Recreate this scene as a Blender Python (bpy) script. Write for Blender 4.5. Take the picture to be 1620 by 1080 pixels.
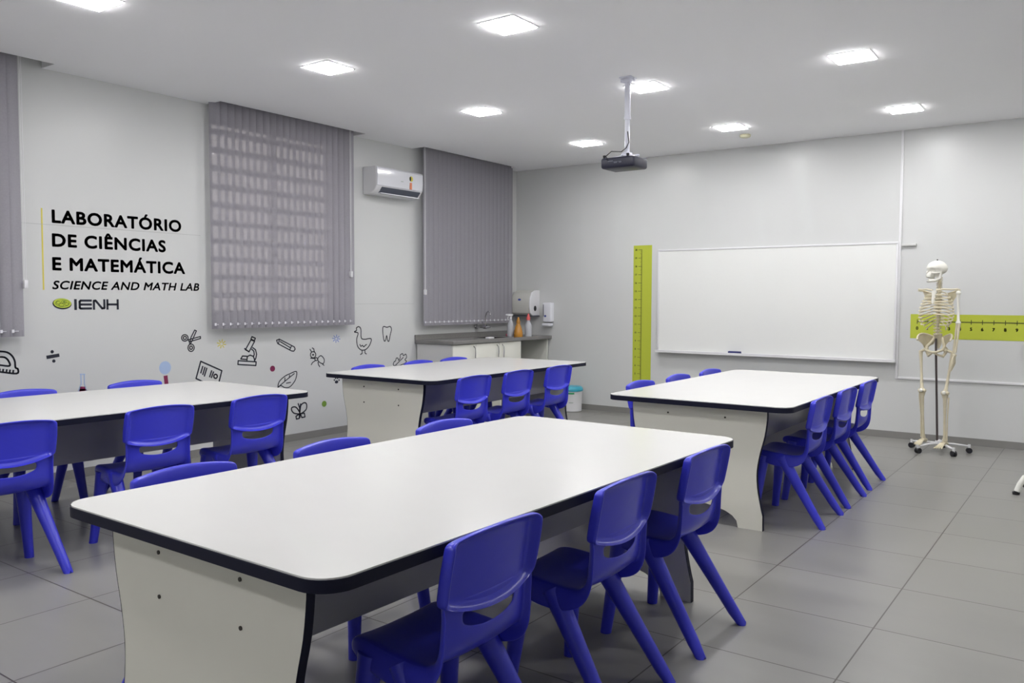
import bpy, bmesh, math, random
from mathutils import Vector, Matrix
random.seed(4)
PI = math.pi
S = bpy.context.scene
for o in list(bpy.data.objects):
    bpy.data.objects.remove(o, do_unlink=True)
COL = S.collection

# ------------------------------------------------------------------ camera
CAMP = Vector((6.2946, -8.8362, 1.3612))
CR = Vector((0.81158362, 0.58422557, 0.00353684))
CU = Vector((-0.03283379, 0.03956554, 0.99867738))
CF = Vector((-0.58331292, 0.81062633, -0.05129309))
cd = bpy.data.cameras.new('camera'); cam = bpy.data.objects.new('camera', cd); COL.objects.link(cam)
cd.sensor_width = 36; cd.sensor_fit = 'HORIZONTAL'; cd.lens = 1316.757 / 1620 * 36
cd.clip_start = 0.05; cd.clip_end = 100
m = Matrix((CR, CU, -CF)).transposed().to_4x4(); m.translation = CAMP
cam.matrix_world = m
S.camera = cam

# ------------------------------------------------------------------ world, view
w = bpy.data.worlds.new('world'); S.world = w; w.use_nodes = True
bg = w.node_tree.nodes['Background']; bg.inputs[0].default_value = (1.0, 0.9, 0.86, 1); bg.inputs[1].default_value = 1.6
S.view_settings.view_transform = 'Standard'; S.view_settings.look = 'None'
S.view_settings.exposure = 0.42; S.view_settings.gamma = 1.0; S.view_settings.use_curve_mapping = False
PANEL = 60.0          # strength of the LED panels
ROOM_H = 3.0024

# ------------------------------------------------------------------ materials
def mat(name, col, rough=0.5, metal=0.0, emit=None, es=0.0, coat=0.0, spec=0.5, noise=0.0, nscale=20, bump=0.0, bscale=200, alpha=None, trans=0.0):
    mt = bpy.data.materials.new(name); mt.use_nodes = True
    nt = mt.node_tree; b = nt.nodes['Principled BSDF']
    b.inputs['Base Color'].default_value = (*col, 1); b.inputs['Roughness'].default_value = rough
    b.inputs['Metallic'].default_value = metal; b.inputs['Coat Weight'].default_value = coat
    b.inputs['Specular IOR Level'].default_value = spec
    b.inputs['Transmission Weight'].default_value = trans
    if emit: b.inputs['Emission Color'].default_value = (*emit, 1); b.inputs['Emission Strength'].default_value = es
    tc = nt.nodes.new('ShaderNodeTexCoord')
    if noise > 0:
        n = nt.nodes.new('ShaderNodeTexNoise'); n.inputs['Scale'].default_value = nscale; n.inputs['Detail'].default_value = 4
        nt.links.new(tc.outputs['Object'], n.inputs['Vector'])
        mx = nt.nodes.new('ShaderNodeMix'); mx.data_type = 'RGBA'
        mx.inputs['A'].default_value = (*[c * (1 - noise) for c in col], 1); mx.inputs['B'].default_value = (*[min(1, c * (1 + noise)) for c in col], 1)
        nt.links.new(n.outputs['Fac'], mx.inputs['Factor']); nt.links.new(mx.outputs['Result'], b.inputs['Base Color'])
    if bump > 0:
        n2 = nt.nodes.new('ShaderNodeTexNoise'); n2.inputs['Scale'].default_value = bscale; n2.inputs['Detail'].default_value = 3
        nt.links.new(tc.outputs['Object'], n2.inputs['Vector'])
        bp = nt.nodes.new('ShaderNodeBump'); bp.inputs['Strength'].default_value = bump; bp.inputs['Distance'].default_value = 0.002
        nt.links.new(n2.outputs['Fac'], bp.inputs['Height']); nt.links.new(bp.outputs['Normal'], b.inputs['Normal'])
    return mt

M = {}
M['wall'] = mat('wall_paint', (0.63, 0.64, 0.635), 0.33, noise=0.02, nscale=1.5, bump=0.05, bscale=60)
M['ceil'] = mat('ceiling_paint', (0.93, 0.93, 0.95), 0.8, noise=0.01, nscale=1)
M['top'] = mat('white_laminate', (0.68, 0.68, 0.665), 0.22, noise=0.015, nscale=6)
M['panel'] = mat('panel_laminate', (0.71, 0.70, 0.63), 0.35, noise=0.015, nscale=6)
M['rail'] = mat('grey_laminate', (0.42, 0.42, 0.43), 0.18)
M['navy'] = mat('navy_edge', (0.010, 0.011, 0.026), 0.5, spec=0.15)
M['chair'] = mat('blue_plastic', (0.042, 0.046, 0.62), 0.28, noise=0.03, nscale=3)
M['black'] = mat('black_plastic', (0.012, 0.012, 0.016), 0.4)
M['screw'] = mat('dark_metal', (0.05, 0.045, 0.04), 0.4, metal=0.6)
M['white'] = mat('white_plastic', (0.75, 0.75, 0.77), 0.3)
M['whiteg'] = mat('glossy_white', (0.78, 0.79, 0.84), 0.12, coat=0.4)
M['board'] = mat('whiteboard_surface', (0.80, 0.81, 0.79), 0.3)
M['ink'] = mat('dark_vinyl', (0.028, 0.031, 0.045), 0.5, spec=0.2)
M['ink_thin'] = mat('grey_ink', (0.10, 0.11, 0.03), 0.5)
M['yellow'] = mat('yellow_vinyl', (0.70, 0.60, 0.08), 0.4)
M['lime'] = mat('lime_vinyl', (0.50, 0.60, 0.05), 0.4)
M['limeruler'] = mat('ruler_vinyl', (0.47, 0.53, 0.045), 0.45)
M['maroon'] = mat('maroon_vinyl', (0.22, 0.02, 0.08), 0.4)
M['green'] = mat('green_vinyl', (0.17, 0.30, 0.05), 0.4)
M['bluev'] = mat('blue_vinyl', (0.20, 0.30, 0.65), 0.4)
M['pale_blue'] = mat('pale_blue_vinyl', (0.40, 0.52, 0.75), 0.4)
M['steel'] = mat('chrome', (0.6, 0.6, 0.62), 0.15, metal=1)
M['granite'] = mat('grey_granite', (0.20, 0.195, 0.19), 0.25, noise=0.35, nscale=120)
M['cab'] = mat('cabinet_white', (0.74, 0.74, 0.68), 0.35)
M['cabgrey'] = mat('cabinet_side', (0.62, 0.62, 0.61), 0.4)
M['base'] = mat('baseboard_tile', (0.24, 0.235, 0.225), 0.35, noise=0.05, nscale=4)
M['bone'] = mat('bone_plastic', (0.66, 0.60, 0.44), 0.45, noise=0.12, nscale=25)
M['bone2'] = mat('pale_bone', (0.80, 0.79, 0.72), 0.4)
M['proj'] = mat('projector_navy', (0.012, 0.013, 0.032), 0.4)
M['polew'] = mat('pole_white', (0.72, 0.73, 0.82), 0.3)
M['pole'] = mat('stand_pole', (0.12, 0.10, 0.10), 0.3, metal=0.6)
M['amber'] = mat('amber_bottle', (0.45, 0.20, 0.02), 0.2)
M['redcap'] = mat('red_cap', (0.75, 0.12, 0.12), 0.35)
M['clearp'] = mat('translucent_plastic', (0.62, 0.64, 0.68), 0.25, trans=0.3)
M['teal'] = mat('teal_lid', (0.03, 0.33, 0.45), 0.3)
M['greenl'] = mat('green_label', (0.02, 0.28, 0.10), 0.4)
M['greyl'] = mat('grey_label', (0.35, 0.42, 0.38), 0.4)
M['orange'] = mat('orange_sticker', (0.75, 0.22, 0.10), 0.4)
M['dispw'] = mat('dispenser_beige', (0.58, 0.58, 0.54), 0.3)
M['dispblue'] = mat('dispenser_blue', (0.05, 0.08, 0.35), 0.3)
M['dgrey'] = mat('slot_grey', (0.09, 0.10, 0.13), 0.4)
M['pink'] = mat('pink_sponge', (0.55, 0.12, 0.18), 0.7)
M['eraser'] = mat('eraser_blue', (0.02, 0.025, 0.14), 0.5)
M['frame'] = mat('window_metal', (0.10, 0.10, 0.11), 0.5)
M['sensor'] = mat('sensor_cream', (0.62, 0.60, 0.42), 0.3)
M['lamp'] = mat('led_panel', (0.9, 0.9, 0.9), 0.5, emit=(1.0, 0.985, 0.985), es=PANEL)
M['glass'] = mat('window_glass', (0.9, 0.92, 0.92), 0.05, trans=1.0)

def blind_mat():
    mt = bpy.data.materials.new('blind_fabric'); mt.use_nodes = True; nt = mt.node_tree
    out = nt.nodes['Material Output']; nt.nodes.remove(nt.nodes['Principled BSDF'])
    col = nt.nodes.new('ShaderNodeMix'); col.data_type = 'RGBA'
    tc = nt.nodes.new('ShaderNodeTexCoord'); n = nt.nodes.new('ShaderNodeTexNoise'); n.inputs['Scale'].default_value = 90
    nt.links.new(tc.outputs['Object'], n.inputs['Vector']); nt.links.new(n.outputs['Fac'], col.inputs['Factor'])
    col.inputs['A'].default_value = (0.37, 0.36, 0.40, 1); col.inputs['B'].default_value = (0.43, 0.42, 0.46, 1)
    d = nt.nodes.new('ShaderNodeBsdfDiffuse'); t = nt.nodes.new('ShaderNodeBsdfTranslucent'); mx = nt.nodes.new('ShaderNodeMixShader')
    mx.inputs[0].default_value = 0.30
    nt.links.new(col.outputs['Result'], d.inputs[0]); nt.links.new(col.outputs['Result'], t.inputs[0])
    nt.links.new(d.outputs[0], mx.inputs[1]); nt.links.new(t.outputs[0], mx.inputs[2]); tr = nt.nodes.new('ShaderNodeBsdfTransparent'); m3 = nt.nodes.new('ShaderNodeMixShader'); m3.inputs[0].default_value = 0.065
    nt.links.new(mx.outputs[0], m3.inputs[1]); nt.links.new(tr.outputs[0], m3.inputs[2]); nt.links.new(m3.outputs[0], out.inputs[0])
    return mt
M['blind'] = blind_mat()

def floor_mat():
    mt = bpy.data.materials.new('porcelain_tiles'); mt.use_nodes = True; nt = mt.node_tree
    b = nt.nodes['Principled BSDF']; L = nt.links.new
    tc = nt.nodes.new('ShaderNodeTexCoord'); sep = nt.nodes.new('ShaderNodeSeparateXYZ'); L(tc.outputs['Object'], sep.inputs[0])
    def mth(op, a, bb=None, c=None):
        n = nt.nodes.new('ShaderNodeMath'); n.operation = op
        for i, v in enumerate((a, bb, c)):
            if v is None: continue
            if isinstance(v, (int, float)): n.inputs[i].default_value = v
            else: L(v, n.inputs[i])
        return n.outputs[0]
    def line(ax, org, size):
        q = mth('DIVIDE', mth('SUBTRACT', ax, org), size)
        fr = mth('FRACT', mth('ADD', q, 100.0))
        dd = mth('MULTIPLY', mth('MINIMUM', fr, mth('SUBTRACT', 1.0, fr)), size)
        return mth('LESS_THAN', dd, 0.0028), mth('FLOOR', mth('ADD', q, 100.0))
    lx, ix = line(sep.outputs[0], 4.945, 0.59); ly, iy = line(sep.outputs[1], -5.2005, 0.5808)
    grout = mth('MAXIMUM', lx, ly)
    comb = nt.nodes.new('ShaderNodeCombineXYZ'); L(ix, comb.inputs[0]); L(iy, comb.inputs[1])
    wn = nt.nodes.new('ShaderNodeTexWhiteNoise'); L(comb.outputs[0], wn.inputs['Vector'])
    no = nt.nodes.new('ShaderNodeTexNoise'); no.inputs['Scale'].default_value = 1.6; no.inputs['Detail'].default_value = 6
    mp = nt.nodes.new('ShaderNodeMapping'); mp.inputs['Scale'].default_value = (1, 3, 1); L(tc.outputs['Object'], mp.inputs[0])
    add = nt.nodes.new('ShaderNodeVectorMath'); add.operation = 'ADD'; L(mp.outputs[0], add.inputs[0]); L(wn.outputs['Color'], add.inputs[1]); L(add.outputs[0], no.inputs['Vector'])
    f = mth('ADD', mth('MULTIPLY', no.outputs['Fac'], 0.8), mth('MULTIPLY', wn.outputs['Value'], 0.2))
    mx = nt.nodes.new('ShaderNodeMix'); mx.data_type = 'RGBA'; L(f, mx.inputs['Factor'])
    mx.inputs['A'].default_value = (0.203, 0.200, 0.187, 1); mx.inputs['B'].default_value = (0.283, 0.279, 0.262, 1)
    m2 = nt.nodes.new('ShaderNodeMix'); m2.data_type = 'RGBA'; L(grout, m2.inputs['Factor']); L(mx.outputs['Result'], m2.inputs['A']); m2.inputs['B'].default_value = (0.055, 0.045, 0.04, 1)
    L(m2.outputs['Result'], b.inputs['Base Color'])
    r = mth('ADD', 0.25, mth('MULTIPLY', no.outputs['Fac'], 0.12)); L(r, b.inputs['Roughness'])
    bu = nt.nodes.new('ShaderNodeBump'); bu.inputs['Strength'].default_value = 0.1; bu.inputs['Distance'].default_value = 0.002
    L(mth('SUBTRACT', 1.0, grout), bu.inputs['Height']); L(bu.outputs['Normal'], b.inputs['Normal'])
    return mt
M['floor'] = floor_mat()

# ------------------------------------------------------------------ mesh helpers
class MB:
    def __init__(s): s.bm = bmesh.new()
    def box(s, x0, x1, y0, y1, z0, z1, bevel=0.0, seg=2, rot=None):
        b = bmesh.new(); bmesh.ops.create_cube(b, size=1)
        for v in b.verts: v.co = Vector(((x0 + x1) / 2 + v.co.x * (x1 - x0), (y0 + y1) / 2 + v.co.y * (y1 - y0), (z0 + z1) / 2 + v.co.z * (z1 - z0)))
        if bevel: bmesh.ops.bevel(b, geom=b.edges[:], offset=bevel, segments=seg, affect='EDGES', profile=0.5)
        if rot is not None: b.transform(rot)
        s.merge(b); return s
    def merge(s, b):
        me = bpy.data.meshes.new('t'); b.to_mesh(me); b.free(); s.bm.from_mesh(me); bpy.data.meshes.remove(me)
    def tube(s, pts, rad, seg=12, cap=True, flat=1.0):
        pts = [Vector(p) for p in pts]; n = len(pts)
        if not hasattr(rad, '__len__'): rad = [rad] * n
        rings = []; ref = None
        for i, p in enumerate(pts):
            t = (pts[min(i + 1, n - 1)] - pts[max(i - 1, 0)]).normalized()
            if ref is None:
                ref = Vector((0, 0, 1)) if abs(t.z) < 0.9 else Vector((0, 1, 0))
            a = (ref - t * ref.dot(t)).normalized(); ref = a; b = t.cross(a)
            rings.append([s.bm.verts.new(p + (a * math.cos(2 * PI * k / seg) * flat + b * math.sin(2 * PI * k / seg)) * rad[i]) for k in range(seg)])
        for i in range(n - 1):
            for k in range(seg):
                s.bm.faces.new((rings[i][k], rings[i][(k + 1) % seg], rings[i + 1][(k + 1) % seg], rings[i + 1][k]))
        if cap: s.bm.faces.new(rings[0][::-1]); s.bm.faces.new(rings[-1])
        return s
    def lathe(s, prof, c=(0, 0, 0), seg=24, axis='z', sx=1, sy=1):
        rings = []
        for r, h in prof:
            ring = []
            for k in range(seg):
                a = 2 * PI * k / seg; x, y = r * math.cos(a) * sx, r * math.sin(a) * sy
                v = {'z': (x, y, h), 'x': (h, x, y), 'y': (x, h, y)}[axis]
                ring.append(s.bm.verts.new(Vector(v) + Vector(c)))
            rings.append(ring)
        for i in range(len(rings) - 1):
            for k in range(seg): s.bm.faces.new((rings[i][k], rings[i][(k + 1) % seg], rings[i + 1][(k + 1) % seg], rings[i + 1][k]))
        s.bm.faces.new(rings[0][::-1]); s.bm.faces.new(rings[-1]); return s
    def prism(s, poly, fn, t0, t1):
        """poly: 2-D outline, fn(a,b,t) -> 3-D point"""
        A = [s.bm.verts.new(Vector(fn(a, b, t0))) for a, b in poly]; B = [s.bm.verts.new(Vector(fn(a, b, t1))) for a, b in poly]
        n = len(poly); s.bm.faces.new(A); s.bm.faces.new(B[::-1])
        for i in range(n): s.bm.faces.new((A[i], A[(i + 1) % n], B[(i + 1) % n], B[i]))
        return s
    def sphere(s, c, r, u=16, v=10, fn=None):
        b = bmesh.new(); bmesh.ops.create_uvsphere(b, u_segments=u, v_segments=v, radius=1)
        for q in b.verts:
            d = q.co.copy()
            if fn: q.co = Vector(fn(d))
            else: q.co = Vector((d.x * r[0], d.y * r[1], d.z * r[2])) if hasattr(r, '__len__') else d * r
            q.co += Vector(c)
        s.merge(b); return s
    def stroke(s, pts, w, fn, closed=False, z0=0.0, z1=0.0012):
        """ribbon drawn on a plane: fn(a,b,t) maps plane coords to 3-D"""
        P = [Vector(p) for p in pts]
        segs = list(zip(P, P[1:])) + ([(P[-1], P[0])] if closed else [])
        for a, b in segs:
            d = (b - a)
            if d.length < 1e-6: continue
            d.normalize(); n = Vector((-d.y, d.x)) * w / 2; e = d * w * 0.25
            s.prism([a - n - e, b - n + e, b + n + e, a + n - e], fn, z0, z1)
        return s
    def disk(s, c, r, fn, ry=None, n=20, z0=0.0, z1=0.0012, rot=0):
        ry = ry or r; cr, sr = math.cos(rot), math.sin(rot)
        s.prism([(c[0] + r * math.cos(2 * PI * k / n) * cr - ry * math.sin(2 * PI * k / n) * sr, c[1] + r * math.cos(2 * PI * k / n) * sr + ry * math.sin(2 * PI * k / n) * cr) for k in range(n)], fn, z0, z1); return s

def link(o, parent=None):
    COL.objects.link(o)
    if parent: o.parent = parent
    return o
def obj(name, mb, mt, parent=None, loc=None, smooth=True, angle=38, mods=None, label=None):
    bm = mb.bm if isinstance(mb, MB) else mb
    bmesh.ops.recalc_face_normals(bm, faces=bm.faces[:])
    if smooth:
        for f in bm.faces: f.smooth = True
        for e in bm.edges:
            if len(e.link_faces) == 2 and e.calc_face_angle(0) > math.radians(angle): e.smooth = False
    me = bpy.data.meshes.new(name); bm.to_mesh(me); bm.free(); me.materials.append(mt)
    o = bpy.data.objects.new(name, me); link(o, parent)
    if loc: o.location = loc
    if label: o['label'] = label
    for k, kw in (mods or []):
        md = o.modifiers.new(k.lower(), k)
        for a, b in kw.items(): setattr(md, a, b)
    return o
def thing(name, label, cat, loc=(0, 0, 0), rotz=0.0, group=None):
    o = bpy.data.objects.new(name, None); o.empty_display_size = 0.1; COL.objects.link(o); o.location = loc; o.rotation_euler = (0, 0, rotz)
    return tag(o, label, cat, group)
def tag(o, label, cat, group=None):
    o['label'] = label; o['category'] = cat
    if group: o['group'] = group
    return o
def struct(name, mb, mt, **k):
    o = obj(name, mb, mt, **k); o['kind'] = 'structure'; return o
def dup(root, loc, rotz, label, group=None):
    r = root.copy(); COL.objects.link(r); r.location = loc; r.rotation_euler = (0, 0, rotz); r['label'] = label
    if group: r['group'] = group
    for ch in list(root.children):
        c = ch.copy(); COL.objects.link(c); c.parent = r
        for g in list(ch.children):
            d = g.copy(); COL.objects.link(d); d.parent = c
    return r

# ------------------------------------------------------------------ room shell
RX, RY = 8.2, -10.6
struct('floor', MB().box(-0.3, RX + .2, RY - .2, 0.2, -0.2, 0), M['floor'], smooth=False)
POCK = [(-7.75, -5.885), (-4.535, -2.865), (-1.985, -0.27)]
PX = 0.185
cb = MB().box(PX, RX + .2, RY - .2, 0.2, ROOM_H, 3.30)
edges = [RY - .2]
for a, b in POCK: edges += [a, b]
edges += [0.2]
for i in range(0, len(edges), 2): cb.box(-0.3, PX, edges[i], edges[i + 1], ROOM_H, 3.30)
cb.box(-0.3, RX + .2, RY - .2, 0.2, 3.30, 3.4)
struct('ceiling', cb, M['ceil'], smooth=False)
WIN = [(-7.7, -6.18), (-4.50, -3.04)]
WZ0, WZ1 = 1.2, 2.92
wl = MB(); ys = [RY - .2, WIN[0][0], WIN[0][1], WIN[1][0], WIN[1][1], 0.2]
for i in range(5):
    if i in (1, 3):
        wl.box(-0.2, 0, ys[i], ys[i + 1], 0, WZ0); wl.box(-0.2, 0, ys[i], ys[i + 1], WZ1, 3.30)
    else: wl.box(-0.2, 0, ys[i], ys[i + 1], 0, 3.30)
struct('wall_left', wl, M['wall'], smooth=False)
struct('wall_back', MB().box(0, RX, 0, 0.2, 0, ROOM_H), M['wall'], smooth=False)
struct('wall_right', MB().box(RX, RX + .2, RY - .2, 0.2, 0, ROOM_H), M['wall'], smooth=False)
struct('wall_front', MB().box(0, RX, RY - .2, RY, 0, ROOM_H), M['wall'], smooth=False)
for i, (a, b) in enumerate(WIN):
    g = MB()
    g.box(-0.13, -0.07, a, a + .05, WZ0, WZ1).box(-0.13, -0.07, b - .05, b, WZ0, WZ1).box(-0.13, -0.07, a + .05, b - .05, WZ0, WZ0 + .05).box(-0.13, -0.07, a + .05, b - .05, WZ1 - .05, WZ1)
    g.box(-0.12, -0.08, (a + b) / 2 - .02, (a + b) / 2 + .02, WZ0 + .05, WZ1 - .05)
    z = WZ0 + 0.16
    while z < WZ1 - .08:
        g.box(-0.12, -0.07, a + .05, b - .05, z, z + .045); z += 0.158
    wobj = struct('window_%d' % (i + 1), g, M['frame'], smooth=False)
    obj('pane', MB().box(-0.102, -0.098, a + .05, b - .05, WZ0 + .05, WZ1 - .05), M['glass'], parent=wobj, smooth=False)
BH = 0.068
struct('baseboard_left', MB().box(0, 0.012, RY, -1.96, 0, BH), M['base'], smooth=False)
struct('baseboard_back', MB().box(0.56, RX, -0.012, 0, 0, BH), M['base'], smooth=False)
struct('baseboard_right', MB().box(RX - .012, RX, RY, -0.012, 0, BH), M['base'], smooth=False)
struct('trim_1', MB().box(0, 0.002, -6.1, -4.62, 1.886, 1.889).box(0, 0.002, -2.9, -1.96, 1.30, 1.303), mat('paint_seam', (0.45, 0.46, 0.46), 0.5), smooth=False)

# ------------------------------------------------------------------ ceiling lights
def ceiling_light(x, y, label):
    t = thing('ceiling_light', label, 'ceiling light', (x, y, ROOM_H), 0, 'square LED panels in the ceiling')
    s = .1215; f = .012
    obj('frame', MB().box(-s - f, s + f, -s - f, -s, -.004, 0).box(-s - f, s + f, s, s + f, -.004, 0).box(-s - f, -s, -s, s, -.004, 0).box(s, s + f, -s, s, -.004, 0), M['white'], t, smooth=False)
    obj('diffuser', MB().box(-s, s, -s, s, -.0095, -.002), M['lamp'], t, smooth=False)
    return t
P_ = [(1.741, -1.1775, 'small square LED ceiling panel nearest the corner, above the sink counter'),
      (1.749, -2.987, 'square LED ceiling panel between the wall air conditioner and the projector'),
      (1.703, -4.709, 'square LED ceiling panel in front of the wide middle blind'),
      (1.655, -6.40, 'square LED ceiling panel cut by the top left corner of the photo'),
      (3.288, -1.0975, 'square LED ceiling panel beside the round ceiling sensor'),
      (3.3145, -2.922, 'square LED ceiling panel right next to the projector mounting plate'),
      (3.296, -4.719, 'largest square LED ceiling panel, at the top middle of the photo'),
      (4.796, -0.984, 'rightmost square LED ceiling panel, above the whiteboard end'),
      (4.819, -2.854, 'square LED ceiling panel at upper right, second above the whiteboard side'),
      (3.30, -6.50, 'square LED ceiling panel overhead, outside the photo, middle row'),
      (4.82, -4.70, 'square LED ceiling panel overhead, outside the photo, right row'),
      (4.82, -6.50, 'square LED ceiling panel overhead, outside the photo, above the near table'),
      (6.4, -1.0, 'square LED ceiling panel to the right of the photo, by the board wall'),
      (6.4, -2.85, 'square LED ceiling panel to the right of the photo, second from the board wall'),
      (6.4, -4.7, 'square LED ceiling panel to the right of the photo, third from the board wall')]
P_ += [(x, y, 'square LED ceiling panel behind the viewer, ' + w_) for x, y, w_ in
       [(1.7, -8.2, 'left side'), (3.3, -8.2, 'centre'), (4.82, -9.8, 'right of centre'), (3.3, -9.8, 'by the front wall')]]
for p in P_: ceiling_light(*p)
sd = thing('ceiling_sensor', 'small round cream sensor disc on the ceiling near the back wall', 'sensor', (3.273, -.666, ROOM_H))
obj('body', MB().lathe([(.052, 0), (.055, -.012), (.048, -.026), (.03, -.032)]), M['sensor'], sd)

# ------------------------------------------------------------------ vertical blinds
def blind(y0, y1, zb, n, ang, label, cordy, cordz):
    t = thing('vertical_blind', label, 'blind', (0.10, (y0 + y1) / 2, zb), 0, 'grey vertical blinds on the left wall')
    Lh = (y1 - y0) / 2; H = 3.20 - zb
    obj('headrail', MB().box(-.02, .02, -Lh, Lh, H, H + .04), M['white'], t, smooth=False)
    sl = MB(); ch = MB(); pitch = (y1 - y0) / n; wd = pitch * 1.20
    for i in range(n):
        yc = -Lh + (i + .5) * pitch; a = ang + random.uniform(-.02, .02)
        if i == n - 1: a *= .3
        pts = []
        for k in range(5):
            q = -1 + k * .5; xx = .010 * (1 - q * q)
            pts.append((q * wd / 2, xx))
        ca, sa = math.cos(a), math.sin(a)
        P2 = [(xx * ca - q * sa, q * ca + xx * sa) for q, xx in pts]
        lo = [sl.bm.verts.new((x, y + yc, 0)) for x, y in P2]; hi = [sl.bm.verts.new((x, y + yc, H)) for x, y in P2]
        for k in range(4): sl.bm.faces.new((lo[k], lo[k + 1], hi[k + 1], hi[k]))
        yb = yc + math.sin(0) ; x0 = .012
        sl.box(-.004, .006, yc - wd * .40, yc + wd * .40, 0.0, .045, rot=Matrix.Translation((0, yc, 0)) @ Matrix.Rotation(a, 4, 'Z') @ Matrix.Translation((0, -yc, 0)))
        e = Vector((-math.sin(a), math.cos(a))) * wd * -.36
        ch.box(.012, .020, yc + e.y - .008, yc + e.y + .008, .028, .050)
    obj('slats', sl, M['blind'], t, angle=25)
    ch.box(.010, .012, -Lh + pitch * .4, Lh - pitch * .4, .036, .040)
    obj('bottom_clips', ch, mat('clip_plastic', (.75, .75, .80), .3), t, smooth=False)
    co = MB(); cy = cordy - (y0 + y1) / 2
    co.tube([(.03, cy - .006, H), (.03, cy - .006, cordz - zb)], .0022, 6); co.tube([(.03, cy + .006, H), (.03, cy + .006, cordz - zb)], .0022, 6)
    obj('pull_cord', co, M['white'], t)
    obj('cord_weight', MB().box(.015, .045, cy - .014, cy + .014, cordz - zb - .05, cordz - zb + .01, .006), M['white'], t)
    return t
blind(-7.72, -6.105, 1.085, 21, -.42, 'light-struck grey vertical blind cut off at the far left edge', -6.092, 1.47)
blind(-4.575, -2.96, 1.095, 22, -.50, 'wide grey vertical blind with faint window bars showing through, middle of left wall', -3.02, 1.62)
blind(-1.90, -.235, 1.058, 21, -.06, 'closed dark grey vertical blind above the sink counter', -1.915, 1.45)

# ------------------------------------------------------------------ wall writing and decals
WL = lambda a, b, t: (t, a, b)            # left wall: a = y, b = z
WB = lambda a, b, t: (a, -t, b)           # back wall: a = x, b = z
def glyphs(st, shear=0.0, spacing=1.0):
    c = bpy.data.curves.new('txt', 'FONT'); c.body = st; c.size = 1; c.shear = shear; c.space_character = spacing; c.resolution_u = 4
    o = bpy.data.objects.new('txt', c); COL.objects.link(o)
    dg = bpy.context.evaluated_depsgraph_get(); dg.update()
    me = bpy.data.meshes.new_from_object(o.evaluated_get(dg))
    vs = [v.co.copy() for v in me.vertices]; fs = [tuple(p.vertices) for p in me.polygons]
    bpy.data.objects.remove(o, do_unlink=True); bpy.data.curves.remove(c); bpy.data.meshes.remove(me)
    return vs, fs
def text_words(s, width, cap, fn, shear=0.0, bold=0.0, spacing=1.0, x0=0, y0=0, t1=0.0012):
    """flat lettering, one bmesh per word; bold thickens every stroke by that many metres"""
    hv, _ = glyphs('H'); h0, h1 = min(v.y for v in hv), max(v.y for v in hv)
    vs, fs = glyphs(s, shear, spacing); a0, a1 = min(v.x for v in vs), max(v.x for v in vs)
    sy = (cap - 2 * bold) / (h1 - h0); sx = (width - 2 * bold) / (a1 - a0) if width else sy
    off = bold if width else -(a1 - a0) * sx / 2
    words = s.split(' '); cuts = []
    if len(words) > 1:
        fx = sorted((min(vs[i].x for i in f), max(vs[i].x for i in f)) for f in fs)
        gaps = []; hi = fx[0][1]
        for p, q in fx[1:]:
            if p > hi: gaps.append((p - hi, (p + hi) / 2))
            hi = max(hi, q)
        cuts = sorted(g[1] for g in sorted(gaps, reverse=True)[:len(words) - 1])
    out = []
    for wi in range(len(words)):
        lo = cuts[wi - 1] if wi else -1e9; hi = cuts[wi] if wi < len(cuts) else 1e9
        bm = bmesh.new()
        sel = [f for f in fs if lo < sum(vs[i].x for i in f) / len(f) <= hi]
        K = 10 if bold else 1
        for k in range(K):
            dx, dy = (bold * math.cos(2 * PI * k / K), bold * math.sin(2 * PI * k / K)) if bold else (0, 0)
            mp = {}
            for f in sel:
                for i in f:
                    if i not in mp: mp[i] = bm.verts.new(Vector(fn(x0 + off + (vs[i].x - a0) * sx + dx, y0 + bold + (vs[i].y - h0) * sy + dy, t1)))
                try: bm.faces.new([mp[i] for i in f])
                except ValueError: pass
        out.append(bm)
    return out
def text_bm(s, *a, **k): return text_words(s, *a, **k)[0]
def text(name, s, width, cap, fn, mt, parent=None, **k):
    for bm in text_words(s, width, cap, fn, **k): obj(name, bm, mt, parent, smooth=False)

sg = thing('wall_lettering', 'dark lettering naming the science and maths laboratory with lime emblem, on left wall', 'wall lettering', (0, -5.85, 1.27))
lw = lambda a, b, t: (t, a, b)
text('title_word', 'LABORATÓRIO', 1.043, .098, lw, M['ink'], sg, x0=.008, y0=.632, bold=.0048, spacing=1.10)
text('title_word', 'DE CIÊNCIAS', .902, .098, lw, M['ink'], sg, x0=.006, y0=.459, bold=.0048, spacing=1.10)
text('title_word', 'E MATEMÁTICA', 1.075, .098, lw, M['ink'], sg, x0=.004, y0=.286, bold=.0048, spacing=1.10)
text('subtitle_word', 'SCIENCE AND MATH LAB', 1.21, .064, lw, M['ink'], sg, x0=.0, y0=.148, bold=.0024, shear=.22, spacing=1.06)
obj('accent_bar', MB().prism([(-.066, .143), (-.056, .143), (-.056, .733), (-.066, .733)], lw, 0, .0012), M['yellow'], sg, smooth=False)
em = MB().disk((.068, .042), .069, lw, .0405, n=32, rot=-.06)
obj('emblem_rim', em, M['ink'], sg, smooth=False)
em = MB().disk((.070, .047), .064, lw, .035, n=32, z0=.001, z1=.0018, rot=-.06); e1 = obj('emblem', em, M['lime'], sg, smooth=False)
em = MB(); dgreen = mat('emblem_green', (.16, .25, .03), .4)
def ell(cx, cz, a, b, n=20): return [(cx + a * math.cos(2 * PI * k / n), cz + b * math.sin(2 * PI * k / n)) for k in range(n)]
for (cx, cz, a, b) in [(.070, .047, .050, .026), (.040, .050, .014, .010), (.062, .034, .018, .010), (.100, .040, .015, .010), (.080, .056, .018, .010)]:
    em.stroke(ell(cx, cz, a, b), .0035, lw, closed=True, z0=.0016, z1=.0024)
em.disk((.082, .056), .009, lw, .006, z0=.0016, z1=.0026)
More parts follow.
